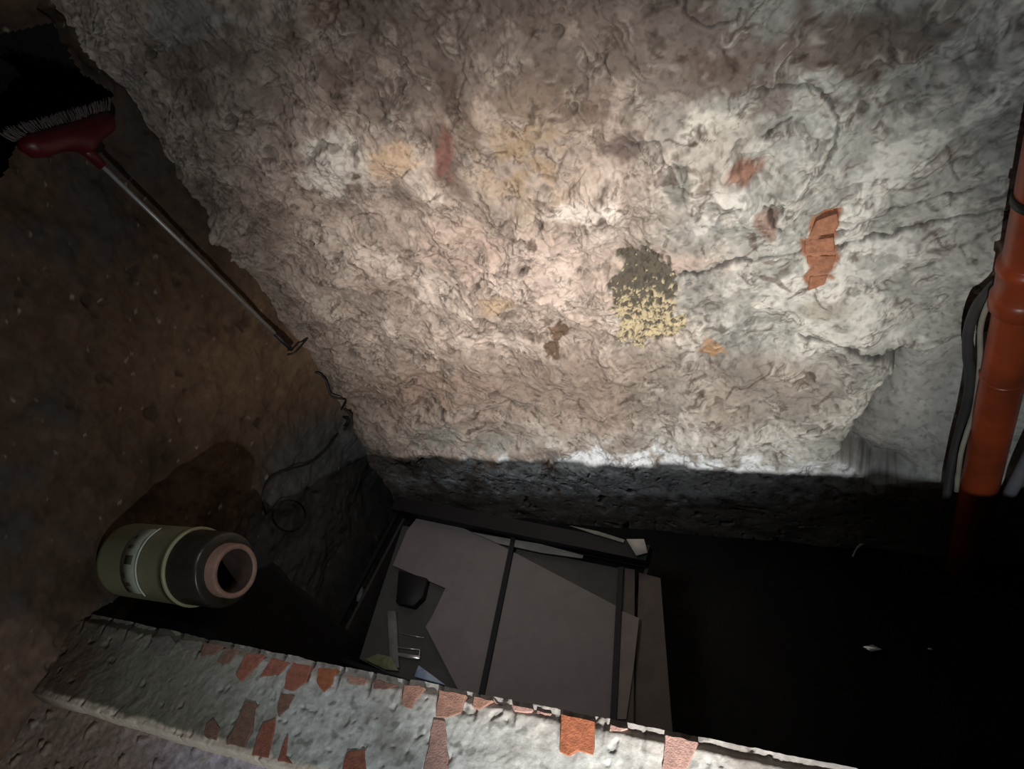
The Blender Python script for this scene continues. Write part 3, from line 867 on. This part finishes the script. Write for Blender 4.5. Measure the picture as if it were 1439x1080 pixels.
obj('collar', lathe_bm([(zcol, pr * .99), (zcol, pr + .007), (zcol + .006, pr + .011), (zcol + .035, pr + .011), (zcol + .042, pr + .007), (zcol + .045, pr + .005), (zcol + .105, pr + .005),
                        (zcol + .110, pr + .009), (zcol + .125, pr + .009), (zcol + .130, pr + .002), (zcol + .135, pr * .99)], Vector((px_, py_, 0)), UPZ, 48), M_pipe, pipe)
zj = ony(1385, 550, py_ - .05).z
obj('joint_ring', lathe_bm([(zj - .004, pr), (zj - .002, pr + .003), (zj + .004, pr + .003), (zj + .006, pr)], Vector((px_, py_, 0)), UPZ, 48), M_pipe, pipe)
for s_ in (0.33,):
    z_ = zj + .5
    bm = lathe_bm([(z_, pr), (z_, pr + .004), (z_ + .02, pr + .004), (z_ + .02, pr)], Vector((px_, py_, 0)), UPZ, 40)
    obj('clamp', bm, M_blk, pipe)

M_cabg = plain('dark_grey_hose', (.05, .05, .05), .55, .25, 15, .2)
ymin = min(wall_y(u, v) for u in range(1340, 1400, 6) for v in range(420, 640, 12))
def by(u, v, off): return ony(u, v, ymin + .012 - off)


ps = [by(u, v, .03) for u, v in [(1402, 396), (1384, 416), (1370, 436), (1361, 466), (1360, 500), (1364, 528)]]
o = obj('cable', tube_bm(smooth_path(ps + [by(1360, 560, .035), by(1350, 600, .05), by(1340, 640, .08), by(1330, 700, .14)], 6), .012, 12), M_cabg)
tag(o, 'thick dark grey cable bowing out from the left side of the orange pipe', 'cable')
o = obj('cable', tube_bm(smooth_path([by(u, v, .05 + max(0, v - 570) * .0009) for u, v in [(1446, 330), (1412, 390), (1390, 424), (1378, 460), (1377, 510), (1370, 570), (1358, 610), (1350, 640), (1344, 690)]], 6), .0062, 10), plain('beige_cable', (.34, .33, .27), .6, .25, 15, .1))
tag(o, 'thin beige cable running down between the dark cable and the orange pipe', 'cable')
gp = [ony(1496, 560, YB - .12), ony(1460, 615, YB - .12), ony(1430, 672, YB - .12)]
o = obj('conduit', tube_bm([gp[0] + (gp[0] - gp[1]) * 9] + gp + [gp[-1] + (gp[-1] - gp[-2]) * 1.5], .017, 16), plain('blue_grey_pvc', (.24, .25, .28), .5, .25, 10, .15))
tag(o, 'slanting blue grey conduit just right of the orange pipe', 'conduit')

# ------------------------------------------------------------------ bits that glint on the dark floor
M_pale = plain('translucent_scrap', (.75, .74, .68), .35, .2, 20, .1)
fz = .03
o = obj('hose_end', tube_bm(smooth_path([onz(1198, 782, fz), onz(1206, 768, fz), onz(1222, 760, fz), onz(1252, 757, fz)], 6), [.003] * 6 + [.005] * 13, 8), M_pale)
tag(o, 'curved pale scrap of tubing on the black floor at the right', 'tubing')
o = obj('foil_scrap', prism_bm([onz(1212, 908, fz), onz(1226, 905, fz), onz(1240, 912, fz), onz(1224, 915, fz)], Vector((0, 0, -.02)), .001), M_chrome)
tag(o, 'small bright foil scrap on the black floor, nearer the kerb', 'foil scrap')
o = obj('foil_scrap', prism_bm([onz(1302, 911, fz), onz(1308, 909, fz), onz(1311, 913, fz)], Vector((0, 0, -.02)), .001), M_chrome)
tag(o, 'tiny foil speck on the black floor, rightmost of the glints', 'foil scrap')
o = obj('card_strip', prism_bm([onz(502, 822, .05), onz(509, 824, .05), onz(508, 846, .05), onz(501, 844, .05)], Vector((0, 0, -.03)), .001), plain('grey_card', (.25, .25, .22), .7, .2, 20, .1))
tag(o, 'short grey strip on the floor left of the strapped box', 'strip')
